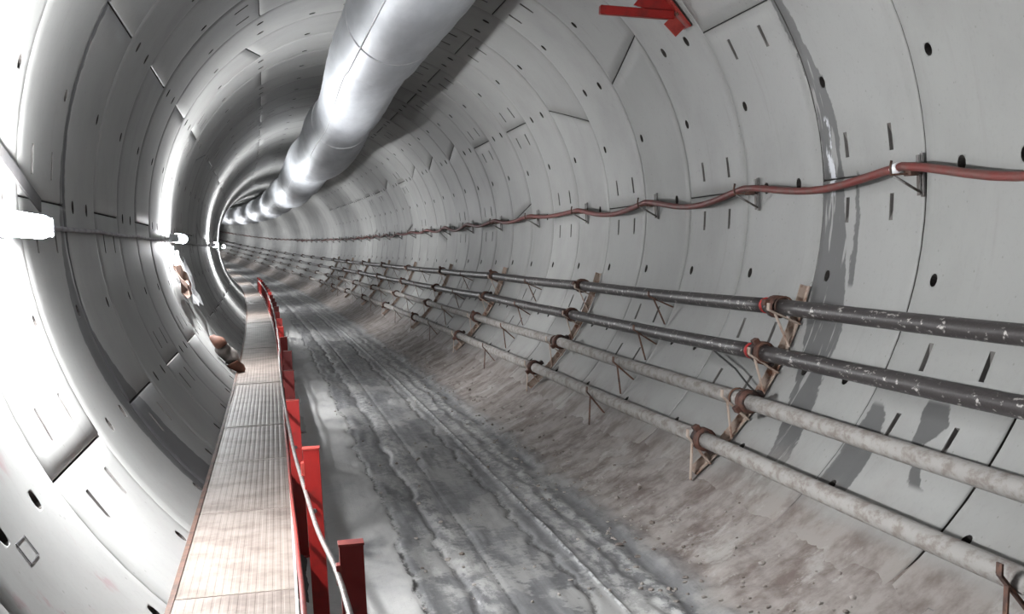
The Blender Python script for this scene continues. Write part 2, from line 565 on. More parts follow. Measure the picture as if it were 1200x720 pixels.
def seg_mesh(e0=(0, 0), e1=(0, 0), var=3):
    """one lining segment spanning -30..30 degrees about +x, -W/2..W/2 along y; e0/e1 shift the near and far ends
    of its two radial edges (degrees); bolt pockets, grouting sockets and slots are sunk into its face"""
    A = [-29.9, -29.72, -27.0, -23.2, -19, -15.95, -14.05, -10.6, -7.1, -4, -1.06, 1.06, 4, 7.1, 10.6, 14.05, 15.95, 19, 23.2, 27.0, 29.72, 29.9]
    T = [.008, .021, .17, .383, .483, .76, 1.043, 1.143, 1.242, 1.332, 1.43, W - .021, W - .008]
    nA, nT = len(A), len(T)
    V, F, MI = [], [], []

    def P(a, t, r):
        f = t / W
        lo = e0[0] + (e0[1] - e0[0]) * f
        hi = e1[0] + (e1[1] - e1[0]) * f
        if a < -8:
            a = a + lo * (-8 - a) / 22
        if a > 8:
            a = a + hi * (a - 8) / 22
        a = math.radians(a)
        return (r * math.cos(a), t - W / 2, r * math.sin(a))

    for i, a in enumerate(A):
        for j, t in enumerate(T):
            edge = i in (0, nA - 1) or j in (0, nT - 1)
            V.append(P(a, t, R + (0.011 if edge else 0)))
    ix = lambda i, j: i * nT + j
    rounds = {}
    for (a0, t0, r_) in ((-15.95, 1.242, .0445), (14.05, 1.242, .0445), (-1.06, .383, .05), (-1.06, 1.043, .05)):
        rounds[(A.index(a0), T.index(t0))] = r_
    slots = set()
    if e0 == (0, 0) and var & 1:
        slots |= {(A.index(-27.0), T.index(.383)), (A.index(-27.0), T.index(1.043))}
    if e1 == (0, 0) and var & 2:
        slots |= {(A.index(23.2), T.index(.383)), (A.index(23.2), T.index(1.043))}
    for i in range(nA - 1):
        for j in range(nT - 1):
            c = [ix(i, j), ix(i, j + 1), ix(i + 1, j + 1), ix(i + 1, j)]
            if (i, j) in rounds:
                am, tm = (A[i] + A[i + 1]) / 2, (T[j] + T[j + 1]) / 2
                r_ = rounds[(i, j)] * 0.94
                n = 12
                n0 = len(V)
                for dep, sc, off in ((0, 1, 0), (.06, .82, .012)):
                    for k in range(n):
                        # start in the corner direction of c[0] = (-a, -t), going towards c[1] = (-a, +t)
                        t_ = math.radians(225) - 2 * math.pi * k / n
                        dt_, da = r_ * sc * math.sin(t_), math.degrees(r_ * sc * math.cos(t_) / R)
                        V.append(P(am + da, tm + dt_ + off, R + dep))
                for q in range(4):
                    ks = [(q * 3 + d) % n for d in range(4)]
                    F.append([c[q], c[(q + 1) % 4]] + [n0 + k for k in ks[::-1]])
                    MI.append(0)
                for k in range(n):
                    k2 = (k + 1) % n
                    F.append([n0 + k, n0 + k2, n0 + n + k2, n0 + n + k])
                    MI.append(1)
                F.append([n0 + n + k for k in range(n)])
                MI.append(1)
            elif (i, j) in slots:
                # narrow slot with a sloping floor
                tm = (T[j] + T[j + 1]) / 2
                hw = .026
                n0 = len(V)
                aa = (A[i], A[i + 1])
                deep_first = A[i] < 0
                for a in aa:
                    for t in (tm - hw, tm + hw):
                        V.append(P(a, t, R))
                for q, a in enumerate(aa):
                    d = .06 if (q == 0) == deep_first else .006
                    for t in (tm - hw * .8, tm + hw * .8):
                        V.append(P(a + (0.35 if q == 0 else -0.35), t, R + d))
                F += [[c[0], n0, n0 + 2, c[3]], [n0 + 1, c[1], c[2], n0 + 3]]
                MI += [0, 0]
                F += [[n0, n0 + 1, n0 + 5, n0 + 4], [n0 + 2, n0 + 6, n0 + 7, n0 + 3], [n0, n0 + 4, n0 + 6, n0 + 2],
                      [n0 + 1, n0 + 3, n0 + 7, n0 + 5], [n0 + 4, n0 + 5, n0 + 7, n0 + 6]]
                MI += [2, 2, 2, 2, 2]
            else:
                F.append(c)
                MI.append(0)
    # side faces down to the grout
    border = [ix(0, j) for j in range(nT)] + [ix(i, nT - 1) for i in range(1, nA)] + \
             [ix(nA - 1, j) for j in range(nT - 2, -1, -1)] + [ix(i, 0) for i in range(nA - 2, 0, -1)]
    n0 = len(V)
    for q in border:
        x, y, z = V[q]
        k = (R + .07) / math.hypot(x, z)
        V.append((x * k, y, z * k))
    nb = len(border)
    for k in range(nb):
        k2 = (k + 1) % nb
        F.append([border[k2], border[k], n0 + k, n0 + k2])
        MI.append(1)
    F = [f[::-1] for f in F]
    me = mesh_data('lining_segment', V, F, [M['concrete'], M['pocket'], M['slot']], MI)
    me.polygons.foreach_set('use_smooth', [m_ == 0 for m_ in MI])
    return me


_seg = {}


def get_seg(*key):
    if key not in _seg:
        _seg[key] = seg_mesh(*key)
    return _seg[key]


# slanted radial joints, per ring: joint angle -> (near, far) shift in degrees
slant = {4: {30: (5.5, -1.5)}, 6: {30: (-7, 0)}, 1: {}, 2: {}, 0: {}}
slant_by_ring = {}
for k in range(K0, K1 + 1):
    odd = (k % 2 == 0)                   # joints at 30 + 60 n
    js = [30 + 60 * n for n in range(6)] if odd else [60 * n for n in range(6)]
    d = {}
    if k == 4:
        d[30] = (6, -1)
    elif k == 6:
        d[30] = (-7, 0)
    elif k > 6:
        j = random.choice([q for q in js])
        d[j] = (random.choice((5, -5)), 0)
    slant_by_ring[k] = (odd, d)


for k in range(K0, K1 + 1):
    sm = S0 + (k - 0.5) * W
    odd, sl = slant_by_ring[k]
    for n in range(6):
        c = 60 * n if odd else 30 + 60 * n
        cc = (c + 180) % 360 - 180
        if odd and cc == -120 or (odd and False):
            pass
        if abs(cc + 90) < 5:             # lies wholly under the floor
            continue
        lo, hi = (c - 30) % 360, (c + 30) % 360
        e0 = sl.get(lo, (0, 0))
        e1 = sl.get(hi, (0, 0))
        me = get_seg(e0, e1, random.choice((0, 1, 2, 3)) if (abs(cc) > 40 and not (k < 1 and abs(cc) < 70)) or k > 12 else 3)
        if k == 0 and abs(cc + 120) < 1:
            me = get_seg(e0, e1, 3)
        jit = random.uniform(-.003, .004)
        mx = frame(sm) @ Matrix.Rotation(-math.radians(c + A_OFF), 4, 'Y') @ Matrix.Translation((jit, random.uniform(-.002, .002), 0))
        if k in (2, 3):                  # these joints are almost closed
            mx = mx @ Matrix.Scale(1.004, 4, (0, 1, 0))
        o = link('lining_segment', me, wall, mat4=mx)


def far_lining(name, sa, sb, kk):
    n = 72
    th = np.linspace(0, 2 * np.pi, n, endpoint=False)
    prof = []
    for k in kk:
        a, b_ = S0 + (k - 1) * W, S0 + k * W
        prof += [(a + .008, R + .03), (a + .012, R), (a + W * .5, R), (b_ - .012, R), (b_ - .008, R + .03)]
    V = np.concatenate([at(np.full(n, s), r * np.cos(th), r * np.sin(th)) for s, r in prof])
    F = []
    for i in range(len(prof) - 1):
        for k in range(n):
            k2 = (k + 1) % n
            F.append((i * n + k, i * n + k2, (i + 1) * n + k2, (i + 1) * n + k))
    o = link(name, mesh_data(name, V, F, M['concrete'], smooth=False), wall)
    o['kind'] = 'stuff'
    return o


far_lining('distant_lining_rings', 0, 0, range(K1 + 1, int((S_END - S0) / W)))
far_lining('rear_lining_rings', 0, 0, range(-17, K0))

# ------------------------------------------------------------------ the floor
FZ = -2.484


def floor_mesh():
    xs = np.concatenate([np.linspace(-1.45, -0.75, 15), np.linspace(-0.72, 1.3, 112), np.linspace(1.32, 1.80, 40)])
    ss = np.concatenate([np.arange(-14, 4, 1.0), np.arange(4, 14, .045), np.arange(14, 30, .12), np.arange(30, 80, .6), np.arange(80, S_END, 3)])
    X, S = np.meshgrid(xs, ss)
    z = np.full_like(X, FZ)
    bank = np.clip((X - 0.85) / 0.95, 0, 1)
    lining = -np.sqrt(np.maximum(R * R - X * X, 0))
    reach = 1.62 + .22 * fbm(S * .45 + 3, S * 0 + .5, 61)
    thick = 0.055 * (1 - np.clip((X - 1.0) / (reach - 1.0), 0, 1.6) ** 1.5)
    z = np.where(X > 0.85, np.maximum(FZ + 0.04 * bank, lining + thick), z)
    wob = 0.09 * fbm(X * 1.5 + 7, S * 1.6, 5, 5) * 2
    def ridge(c, w, h, wb=1.0):
        return h * np.exp(-((X + wob * wb - c) / w) ** 2)
    z = z + ridge(.50, .018, .022, .0) + ridge(.36, .02, -.02, 1) + ridge(.66, .05, .014) + ridge(.80, .05, .016) + ridge(.98, .07, .014)
    z = z + ridge(-.31, .02, -.016, 1) + ridge(-.21, .06, .01) + ridge(-.075, .012, -.014, 0) + ridge(-.58, .018, -.012, 1)
    z = z + (.004 + .02 * np.clip(fbm(X * 7, S * 3, 77), -.2, .5)) * np.clip((-.59 - X - wob) / .06, 0, 1)
    lum = fbm(X * 5, S * 4, 21)
    mudm = np.clip((X - .8) / .2, 0, 1) * np.clip((reach - X) / .25, 0.12, 1)
    z = z + (0.012 + .04 * mudm) * lum + .016 * fbm(X * 16, S * 5, 31) * (0.4 + mudm) + 0.012 * np.clip(fbm(X * 9, S * 1.2, 41) - .05, 0, 1) * 4 * ((X > -.6) & (X < 1))
    # seal the two edges into the lining
    z[:, -1] = lining[:, -1] - 0.03
    V = at(S, X, z).reshape(-1, 3)
    ny, nx = X.shape
    idx = np.arange(ny * nx).reshape(ny, nx)
    F = np.stack([idx[:-1, :-1], idx[:-1, 1:], idx[1:, 1:], idx[1:, :-1]], -1).reshape(-1, 4)
    me = bpy.data.meshes.new('floor')
    me.vertices.add(len(V))
    me.vertices.foreach_set('co', V.ravel())
    me.loops.add(F.size)
    me.loops.foreach_set('vertex_index', F.ravel().astype(np.int32))
    me.polygons.add(len(F))
    me.polygons.foreach_set('loop_start', np.arange(0, F.size, 4, dtype=np.int32))
    me.polygons.foreach_set('use_smooth', [True] * len(F))
    me.materials.append(M['floor'])
    me.update(calc_edges=True)
    at_ = me.attributes.new('tunnel', 'FLOAT_VECTOR', 'POINT')
    at_.data.foreach_set('vector', np.stack([X, S, wob], -1).astype(np.float32).ravel())
    def height(s, x):
        i = int(np.abs(ss - s).argmin())
        return float(np.interp(x, xs, z[i]))
    return me, height


fm, floor_z = floor_mesh()
floor = tag(link('floor', fm), 'wet grey concrete tunnel floor with wheel tracks and mud along its right edge', 'floor', None, 'structure')

# mud clods along the right-hand edge of the floor: too many and too small to count
mb = MB()
ico = bmesh.new()
bmesh.ops.create_icosphere(ico, subdivisions=1, radius=1)
IV = [v.co.copy() for v in ico.verts]
IF = [tuple(v.index for v in f.verts) for f in ico.faces]
ico.free()
for i in range(620):
    s = 5.8 + 22 * random.random() ** 1.6
    x = random.gauss(1.1, .2)
    if random.random() < .25:
        x = random.uniform(-.65, 1.0)
    x = min(max(x, -.7), 1.6)
    r = random.uniform(.006, .018) * (1.5 if random.random() < .12 else 1)
    p = at(s, x, floor_z(s, x) + r * .35)
    q = Matrix.Rotation(random.random() * 6, 3, 'Z') @ Matrix.Rotation(random.random() * 6, 3, 'X')
    sc = (random.uniform(.7, 1.4), random.uniform(.7, 1.4), random.uniform(.5, .8))
    mb.add([tuple(Vector(p) + r * Vector([a * b_ for a, b_ in zip(q @ (v * random.uniform(.8, 1.15)), sc)])) for v in IV], IF)
tag(mb.build('mud_clods', M['clod']), 'small brown mud clods scattered along the right edge of the floor', 'mud', None, 'stuff')

# ------------------------------------------------------------------ ventilation duct
DX, DZ = -0.02, 1.86


def duct_r(s):
    t = np.clip((s - 20.5) / 5.0, 0, 1)
    return .48 + .13 * t * t * (3 - 2 * t) + .05 * np.clip((s - 30) / 40, 0, 1)


def duct_c(s):
    sag = 0.045 * np.sin((s - 3) * 2 * np.pi / 9.2)
    return DX + 0.05 * np.sin(s * .31), DZ + sag * (s > 14) + 0 * s


duct = empty('ventilation_duct', Matrix.Translation(at(8.0, DX, DZ).tolist()),
             'fat silver ventilation duct hung under the tunnel crown', 'duct')
DO = np.array(duct.location)


def duct_section(sa, sb, i):
    n = 40
    ds = 0.12 if sa < 40 else .5
    ss = np.linspace(sa, sb, max(8, int((sb - sa) / ds)))
    th = np.linspace(0, 2 * np.pi, n + 1)
    rows, attr = [], []
    for s in ss:
        t = (s - sa) / (sb - sa)
        e = min(s - sa, sb - s)
        r = float(duct_r(s)) * (1 - 0.02 * math.exp(-(e / .12) ** 2)) * (1 + .006 * math.sin(s * 2 * np.pi / .85))
        cx, cz = duct_c(s)
        rr = r * (1 + .012 * np.sin(3 * th + s * .7) * math.sin(s * .9))
        rows.append(at(np.full(n + 1, s), cx + rr * np.cos(th), cz + rr * np.sin(th)) - DO)
        attr.append(np.stack([th, np.full(n + 1, s), 0 * th], -1))
    V = np.concatenate(rows)
    m = n + 1
    F = [(a * m + k, a * m + k + 1, (a + 1) * m + k + 1, (a + 1) * m + k) for a in range(len(ss) - 1) for k in range(n)]
    me = mesh_data('duct_section', V, F, M['duct'])
    at_ = me.attributes.new('tunnel', 'FLOAT_VECTOR', 'POINT')
    at_.data.foreach_set('vector', np.concatenate(attr).astype(np.float32).ravel())
    link('duct_section', me, duct)


cuts = [-14, 4.0, 12.4, 22.3, 31.5, 41, 51, 61, 71, 81, 95, 115, 140, 170]
for i in range(len(cuts) - 1):
    duct_section(cuts[i] + .004, cuts[i + 1] - .004, i)
for c in cuts[2:8]:
    cx, cz = duct_c(np.array(c))
    r = float(duct_r(c)) * .985
    ring = [(c, cx + r * math.cos(t), cz + r * math.sin(t)) for t in np.linspace(0, 2 * math.pi, 33)]
    sweep(ring, .010, 6, DO).build('duct_joint_band', M['seam'], duct)
seam = []
for s in np.arange(4.0, 60, .5):
    cx, cz = duct_c(np.array(s))
    t = math.radians(221)
    r = float(duct_r(s)) + .003
    seam.append((s, float(cx) + r * math.cos(t), float(cz) + r * math.sin(t)))
sweep(seam, .008, 5, DO).build('duct_seam', M['seam'], duct)
mbh = MB()
for s in np.arange(5, 70, 3.05):
    cx, cz = duct_c(np.array(s))
    cx, cz = float(cx), float(cz)
    r = float(duct_r(s))
    a = at(s, cx, cz + r * .99) - DO
    b_ = at(s, cx, math.sqrt(R * R - cx * cx)) - DO
    MB().tube([tuple(a), tuple(b_)], .006, 6).build('hanger_wire', M['rope'], duct)

# ------------------------------------------------------------------ lamps on the left wall
LAMPS = [(-7.2, -.13), (6.45, -.165), (17.5, -.107), (32.24, -.107), (47.0, -.107), (61.85, -.107), (76.65, -.107), (91.5, -.107),
         (106.3, -.107), (121, -.107), (136, -.107)]
names = ['behind the viewpoint', 'nearest, glaring at the left edge', 'second along the left wall', 'third along the left wall',
         'fourth along the left wall', 'fifth along the left wall', 'sixth along the left wall', 'seventh along the left wall',
         'eighth along the left wall', 'ninth along the left wall', 'tenth along the left wall']
LR = 2.52
glow_me = MB().tube([(0, y, 0) for y in np.linspace(-.72, .72, 9)], [.03] + [.062] * 7 + [.03], 16).mesh('light_tube', M['glow'])
glow_far_me = glow_me.copy()
glow_far_me.materials[0] = M['glowfar']
hb = MB()
hb.box((-.068, 0, 0), (.03, 1.56, .10))
house_me = hb.mesh('lamp_housing', M['lampbody'])
cap_me = MB().box((-.02, 0, 0), (.10, .05, .10)).mesh('end_cap', M['lampbody'])
arm_me = MB().bar((-.075, 0, 0), (-.165, 0, .0), .04, .012).bar((-.162, 0, -.06), (-.162, 0, .08), .04, .01, (1, 0, 0)).mesh('wall_bracket', M['greysteel'])
for i, (s, z) in enumerate(LAMPS):
    x = -math.sqrt(LR * LR - z * z)
    e = empty('tube_lamp', frame(s) @ Matrix.Translation((x, 0, z)), 'white glowing tube lamp on its bracket, ' + names[i], 'lamp', 'tube lamps along the left wall')
    link('light_tube', glow_me if i == 1 else glow_far_me, e)
    link('lamp_housing', house_me, e)
    for sy in (-1, 1):
        link('end_cap', cap_me, e, loc=(0, sy * .755, 0))
        link('wall_bracket', arm_me, e, loc=(0, sy * .42, 0))

# feed cable of the lamps, clipped to the left wall
cab = empty('lamp_feed_cable', Matrix.Translation(at(7, -2.66, -.12).tolist()), 'grey feed cable running along the left wall between the tube lamps', 'cable')
pts = []
for s in np.arange(-10, 100, .35):
    z = -.125 - .012 * abs(math.sin((s - 7.4) * math.pi / 3.05))
    rho = R - .03
    pts.append((s, -math.sqrt(rho * rho - z * z), z))
sweep(pts, .016, 8, cab.location).build('cable', M['lampcable'], cab)

# strap that carries the nearest lamp, and a black bar for the bracket's shadow
st = empty('lamp_strap', Matrix.Translation(at(6.55, -2.66, .1).tolist()), 'grey steel strap with a dark diagonal bar as bracket shadow above the nearest lamp', 'bracket')
def onw(s, ang, rho):
    x, z = pol(ang, rho)
    return tuple(at(s, x, z) - np.array(st.location))
MB().bar(onw(6.42, 171, R - .02), onw(6.42, 183, R - .02), .07, .012, (1, 0, 0)).build('strap', M['greysteel'], st)
MB().bar(onw(6.62, 174.6, R - .04), onw(7.82, 180.4, R - .05), .085, .012, (1, 0, 0)).build('shadow_bar', M['black'], st)

# ------------------------------------------------------------------ walkway on the left
WX0, WX1, WZ = -1.888, -1.33, -1.910
walk = empty('walkway', Matrix.Translation(at(5.92, (WX0 + WX1) / 2, WZ).tolist()),
             'narrow raised walkway of ribbed worn steel deck panels along the left wall', 'walkway')
WO = np.array(walk.location)
PL = 1.945


def deck_panel(sa, sb, lift):
    ribs = 14
    xs, hs = [WX0], [-.03]
    for r_ in range(ribs):
        a = WX0 + .012 + (WX1 - WX0 - .024) * (r_ + .14) / ribs
        b_ = WX0 + .012 + (WX1 - WX0 - .024) * (r_ + .66) / ribs
        xs += [a - .004, a, b_, b_ + .004]
        hs += [0, .0012, .0012, 0]
    xs.insert(1, WX0)
    hs.insert(1, 0)
    xs += [WX1, WX1]
    hs += [0, -.03]
    V, F = [], []
    st_ = np.linspace(sa + .011, sb - .011, 3)
    for s in st_:
        for x, h in zip(xs, hs):
            V.append(at(s, x, WZ + h + lift) - WO)
    m = len(xs)
    for i in range(len(st_) - 1):
        for k in range(m - 1):
            F.append((i * m + k, i * m + k + 1, (i + 1) * m + k + 1, (i + 1) * m + k))
    F.append(tuple(range(m)))
    F.append(tuple(range((len(st_) - 1) * m, len(st_) * m))[::-1])
    link('deck_panel', mesh_data('deck_panel', V, F, M['deck'], smooth=False), walk)


s = 5.92 - 5 * PL
i = 0
while s < 125:
    L = PL if s < 60 else PL * 4
    deck_panel(s, s + L, random.uniform(-.004, .004))
    s += L
sl = np.concatenate([np.arange(-6, 60, 1.5), np.arange(60, 126, 4)])
def rail_bar(x0, x1, z0, z1):
    V, F = [], []
    for s in sl:
        for x, z in ((x0, z0), (x1, z0), (x1, z1), (x0, z1)):
            V.append(at(s, x, z) - WO)
    for i in range(len(sl) - 1):
        for k in range(4):
            F.append((i * 4 + k, i * 4 + (k + 1) % 4, (i + 1) * 4 + (k + 1) % 4, (i + 1) * 4 + k))
    return V, F
link('edge_angle', mesh_data('edge_angle', *rail_bar(WX0 - .004, WX0 + .022, WZ - .015, WZ + .009), M['deckedge'], smooth=False), walk)
link('edge_strip', mesh_data('edge_strip', *rail_bar(WX1 + .001, WX1 + .014, WZ - .09, WZ + .008), M['deckrim'], smooth=False), walk)
for s in np.arange(-3, 60, 2.25):
    m_ = MB()
    p = lambda x, z: tuple(at(s + .2, x, z) - WO)
    m_.bar(p(-1.79, WZ - .075), p(WX1 - .01, WZ - .075), .06, .07)
    m_.bar(p(WX1 - .05, WZ - .1), p(WX1 - .05, FZ - .0), .05, .05, (0, 1, 0))
    m_.build('support_bracket', M['deckedge'], walk)

# ------------------------------------------------------------------ red railing posts with two slack ropes
PT = -1.39
rail = empty('railing', Matrix.Translation(at(4.47, -1.2, FZ).tolist()), 'row of red steel railing posts with slack wire ropes beside the walkway', 'railing')
RO = np.array(rail.location)
px = [-1.124, -1.195, -1.26, -1.272, -1.258, -1.265, -1.268, -1.268, -1.265]
posts = []
hgt = PT - FZ
pm = MB()
# open channel section: web facing the viewer, two flanges, end plate
pm.box((0, -.03, hgt / 2), (.084, .008, hgt))
pm.box((-.038, .004, hgt / 2), (.008, .064, hgt))
pm.box((.038, .004, hgt / 2), (.008, .064, hgt))
post_me = pm.mesh('post', M['red'])
cap_me2 = MB().box((0, 0, hgt + .004), (.09, .075, .008)).mesh('cap_plate', M['redlight'])
base_me = MB().box((0, 0, .006), (.16, .14, .012)).mesh('foot_plate', M['red'])
bolt_me = MB().tube([(0, -.048, 0), (0, -.03, 0)], .012, 8).mesh('bolt', M['black'])
for i in range(23):
    s = 4.47 + 2.26 * i - 2.26
    if i == 0:
        x = -1.0
    else:
        x = px[i - 1] if i - 1 < len(px) else -1.262
    lean = 0 if i < 2 else random.uniform(-.012, .012)
    mx = Matrix.Translation(-RO.astype(float).tolist() if False else [0, 0, 0])
    w = at(s, x, FZ) - RO
    a = float(line(s)[3])
    po = link('post', post_me, rail, mat4=Matrix.Translation(w.tolist()) @ Matrix.Rotation(a + random.uniform(-.06, .06), 4, 'Z') @ Matrix.Rotation(lean, 4, 'Y'))
    link('cap_plate', cap_me2, po)
    link('foot_plate', base_me, po)
    if i < 9:
        link('bolt', bolt_me, po, loc=(.0, 0, hgt - .32))
        # raised worn clamp that holds the rope
        MB().box((-.046, -.01, hgt - .1), (.02, .05, .07)).build('rope_clamp', M['redlight'], po)
    posts.append((s, x))
up_pts = [(2.21, -1.10, -1.36), (3.3, -1.15, -1.45), (4.47, -1.186 + .01, -1.488), (5.6, -1.215, -1.575), (6.73, -1.247, -1.606), (7.9, -1.29, -1.56), (8.95, -1.319, -1.454),
          (10.1, -1.332, -1.46), (11.2, -1.339, -1.416), (12.4, -1.34, -1.45), (13.56, -1.335, -1.40)]
lo_pts = [(2.21, -1.30, -1.42), (3.4, -1.30, -1.50), (4.47, -1.301, -1.55), (5.6, -1.305, -1.70), (6.73, -1.308, -1.80), (7.9, -1.315, -1.88), (8.95, -1.32, -1.90), (10.1, -1.325, -1.86), (11.2, -1.33, -1.84), (13.56, -1.32, -1.84)]
for s, x in posts[6:]:
    up_pts += [(s - 1.1, -1.325, -1.47), (s, -1.325, -1.41)]
    lo_pts += [(s - 1.1, -1.32, -1.85), (s, -1.32, -1.80)]


def smooth(pts, n=5):
    p = np.array(pts)
    out = []
    for i in range(len(p) - 1):
        p0, p1, p2, p3 = p[max(i - 1, 0)], p[i], p[i + 1], p[min(i + 2, len(p) - 1)]
        for t in np.linspace(0, 1, n, endpoint=False):
            out.append(.5 * ((2 * p1) + (-p0 + p2) * t + (2 * p0 - 5 * p1 + 4 * p2 - p3) * t * t + (-p0 + 3 * p1 - 3 * p2 + p3) * t ** 3))
    out.append(p[-1])
    return out


up_pts = sorted({round(p[0], 3): p for p in up_pts}.values())
lo_pts = sorted({round(p[0], 3): p for p in lo_pts}.values())
sweep(smooth(up_pts), .011, 7, RO).build('upper_rope', M['rope'], rail)
tag(sweep(smooth(lo_pts), .011, 7, RO).build('lower_rope', M['redlight'], rail), 'pinkish lower rope')

# ------------------------------------------------------------------ pipes on the right wall
PA = [-21.947, -30.448, -39.241, -48.480]
PR = .93 * R
PRAD = .058
CS = [8.95 + 6.106 * n for n in range(-2, 25)]
plab = ['topmost dark wet steel pipe on the right wall', 'second dark pipe from the top, speckled with white cement',
        'third pipe from the top, pale with cement dust', 'lowest dusty pale pipe just above the mud']
coff = [.08, 0, -.25, -.05]
coup = MB()
coup.tube([(0, y, 0) for y in (-.07, -.05, -.049, .049, .05, .07)], [.07, .07, .086, .086, .07, .07], 16)
for sx in (-1, 1):
    coup.box((sx * .095, 0, 0), (.05, .075, .045))
coup_me = coup.mesh('coupling', M['coupling'])
nut_me = MB().tube([(0, -.03, 0), (0, .03, 0)], .012, 6).mesh('coupling_bolt', M['rust'])
mark_me = MB().tube([(0, -.025, 0), (0, .025, 0)], PRAD + .004, 16).mesh('red_band', M['redmark'])
for i in range(4):
    x0, z0 = pol(PA[i], PR)
    e = empty('service_pipe', Matrix.Translation(at(CS[2], x0, z0).tolist()), plab[i], 'pipe', 'service pipes on the right wall')
    O = np.array(e.location)
    off = coff[i]
    wav = [random.uniform(-.012, .012) for _ in CS]
    for n in range(len(CS) - 1):
        a, b_ = CS[n] + off, CS[n + 1] + off
        step = .5 if a < 40 else 2.0
        ss = np.linspace(a + .003, b_ - .003, int((b_ - a) / step) + 2)
        t = (ss - a) / (b_ - a)
        dz = wav[n] * (1 - t) + wav[n + 1] * t - .012 * np.sin(np.pi * t)
        w = at(ss, x0 + 0 * ss, z0 + dz) - O
        MB().tube([tuple(q) for q in w], PRAD, 14).build('pipe_length', M['darkpipe'] if i < 2 else M['dustpipe'], e)
    for n in range(1, len(CS) - 1):
        s = CS[n] + off
        mx = Matrix.Translation((at(s, x0, z0 + wav[n]) - O).tolist()) @ Matrix.Rotation(float(line(s)[3]), 4, 'Z') @ Matrix.Rotation(math.radians(random.choice((20, -30, 60))), 4, 'Y')
        c = link('coupling', coup_me, e, mat4=mx)
        if n < 6:
            for sx in (-1, 1):
                link('coupling_bolt', nut_me, c, loc=(sx * .1, 0, 0), )
    if i < 2:
        s = CS[2] + off + .2
        mx = Matrix.Translation((at(s, x0, z0 + wav[2]) - O).tolist()) @ Matrix.Rotation(float(line(s)[3]), 4, 'Z')
        tag(link('red_band', mark_me, e, mat4=mx), 'red painted band')

# stanchions that carry the four pipes
ORD = ['third', 'fourth', 'fifth', 'sixth', 'seventh', 'eighth', 'ninth', 'tenth', 'eleventh', 'twelfth', 'thirteenth', 'fourteenth', 'fifteenth',
       'sixteenth', 'seventeenth', 'eighteenth', 'nineteenth', 'twentieth', 'twenty-first', 'twenty-second', 'twenty-third', 'twenty-fourth', 'twenty-fifth', 'twenty-sixth', 'twenty-seventh']
ords = ['nearest, at the lower right corner', 'second nearest, beside the red pipe bands'] + ORD
SS = [4.85] + [8.95 + 3.053 * n for n in range(0, 17)]


def stanchion(s, heavy, label, group):
    e = empty('pipe_stanchion', frame(s), label, 'bracket', group)
    body = M['cream'] if heavy else M['rust']
    up = MB()
    rr = R - .028
    an = np.linspace(-17.5, -53, 10)
    for a, b_ in zip(an[:-1], an[1:]):
        xa, za = pol(a, rr)
        xb, zb = pol(b_, rr)
        up.bar((xa, 0, za), (xb, 0, zb), .045, .012, (math.cos(math.radians(a)), 0, math.sin(math.radians(a))))
        xa, za = pol(a, rr - .03)
        xb, zb = pol(b_, rr - .03)
        up.bar((xa, .027, za), (xb, .027, zb), .007, .055, (math.cos(math.radians(a)), 0, math.sin(math.radians(a))))
    if heavy:
        up.build('upright', body, e)
    for i, a in enumerate(PA):
        lowa = a - math.degrees((PRAD + .02) / PR)
        p0, p1 = pol(lowa, R - .02), pol(lowa + .3, PR - .10)
        am = MB().bar((p0[0], -.03, p0[1]), (p1[0], -.03, p1[1]), .045, .012)
        am.bar((p1[0], -.03, p1[1]), (p1[0] + .004, -.03, p1[1] + .05), .045, .01, (1, 0, 0))
        o = am.build('arm', body, e)
        # diagonal under the arm
        q0, q1 = pol(lowa - 4.0, R - .03), pol(lowa + .1, PR - .04)
        MB().bar((q0[0], -.03, q0[1]), (q1[0], -.03, q1[1]), .035, .009).build('strut', body, e)
        if heavy:
            c = pol(a, PR)
            ring = [(c[0] + (PRAD + .012) * math.cos(t), -.05, c[1] + (PRAD + .012) * math.sin(t)) for t in np.linspace(math.radians(-70), math.radians(200), 12)]
            MB().tube(ring, .008, 6).build('u_bolt', M['rust'], e)
    return e


for i, s in enumerate(SS):
    heavy = (i % 2 == 1)
    if i < 40:
        lab = 'rusty steel stanchion under the four pipes, ' + ords[i] + ('' if i < 2 else ' from the right edge')
    else:
        lab = 'small rusty stanchion under the four pipes, far down the tunnel past the eighth'
    stanchion(s, heavy, lab, 'pipe stanchions on the right wall')

# loose black line between second and third pipe, tied near the coupling
lc = empty('hanging_wire', Matrix.Translation(at(10.1, 2.2, -1.35).tolist()), 'thin black wire hanging from the second pipe to the third', 'wire')
sweep([(10.2, 2.20, -1.33), (9.9, 2.185, -1.385), (9.5, 2.15, -1.44), (9.1, 2.10, -1.525), (8.95, 2.085, -1.55)], .008, 6, lc.location).build('wire', M['black'], lc)

# ------------------------------------------------------------------ red hose on hooks
HR = .95 * R
hooks = [7.47 + 3.0 * 0, 10.23, 13.09, 16.1, 19.1] + [19.1 + 3.05 * n for n in range(1, 22)]
FAR_HOOKS = [hooks[-1] + 3.05 * n for n in range(1, 24)]
hooks = [1.4, 4.42] + hooks
NH = len(hooks)
hooks += FAR_HOOKS
hz = [-.02, -.02, -.022, -.018, -.012, .004, .012] + [.01] * 60
hp = []
for i in range(len(hooks) - 1):
    a, b_ = hooks[i], hooks[i + 1]
    sag = [.1, .13, .075, .105, .11, .05, .06][i] if i < 7 else random.uniform(.05, .10)
    for t in np.linspace(0, 1, 12 if a < 30 else 6, endpoint=False):
        zz = hz[i] * (1 - t) + hz[i + 1] * t - sag * math.sin(math.pi * t) ** 1.3
        hp.append((a + (b_ - a) * t, HR - .012 * math.sin(math.pi * t) + 0, zz + .008 * math.sin(7 * t + i)))
hp2 = [(s, math.sqrt(r * r - z * z), z) for s, r, z in hp]
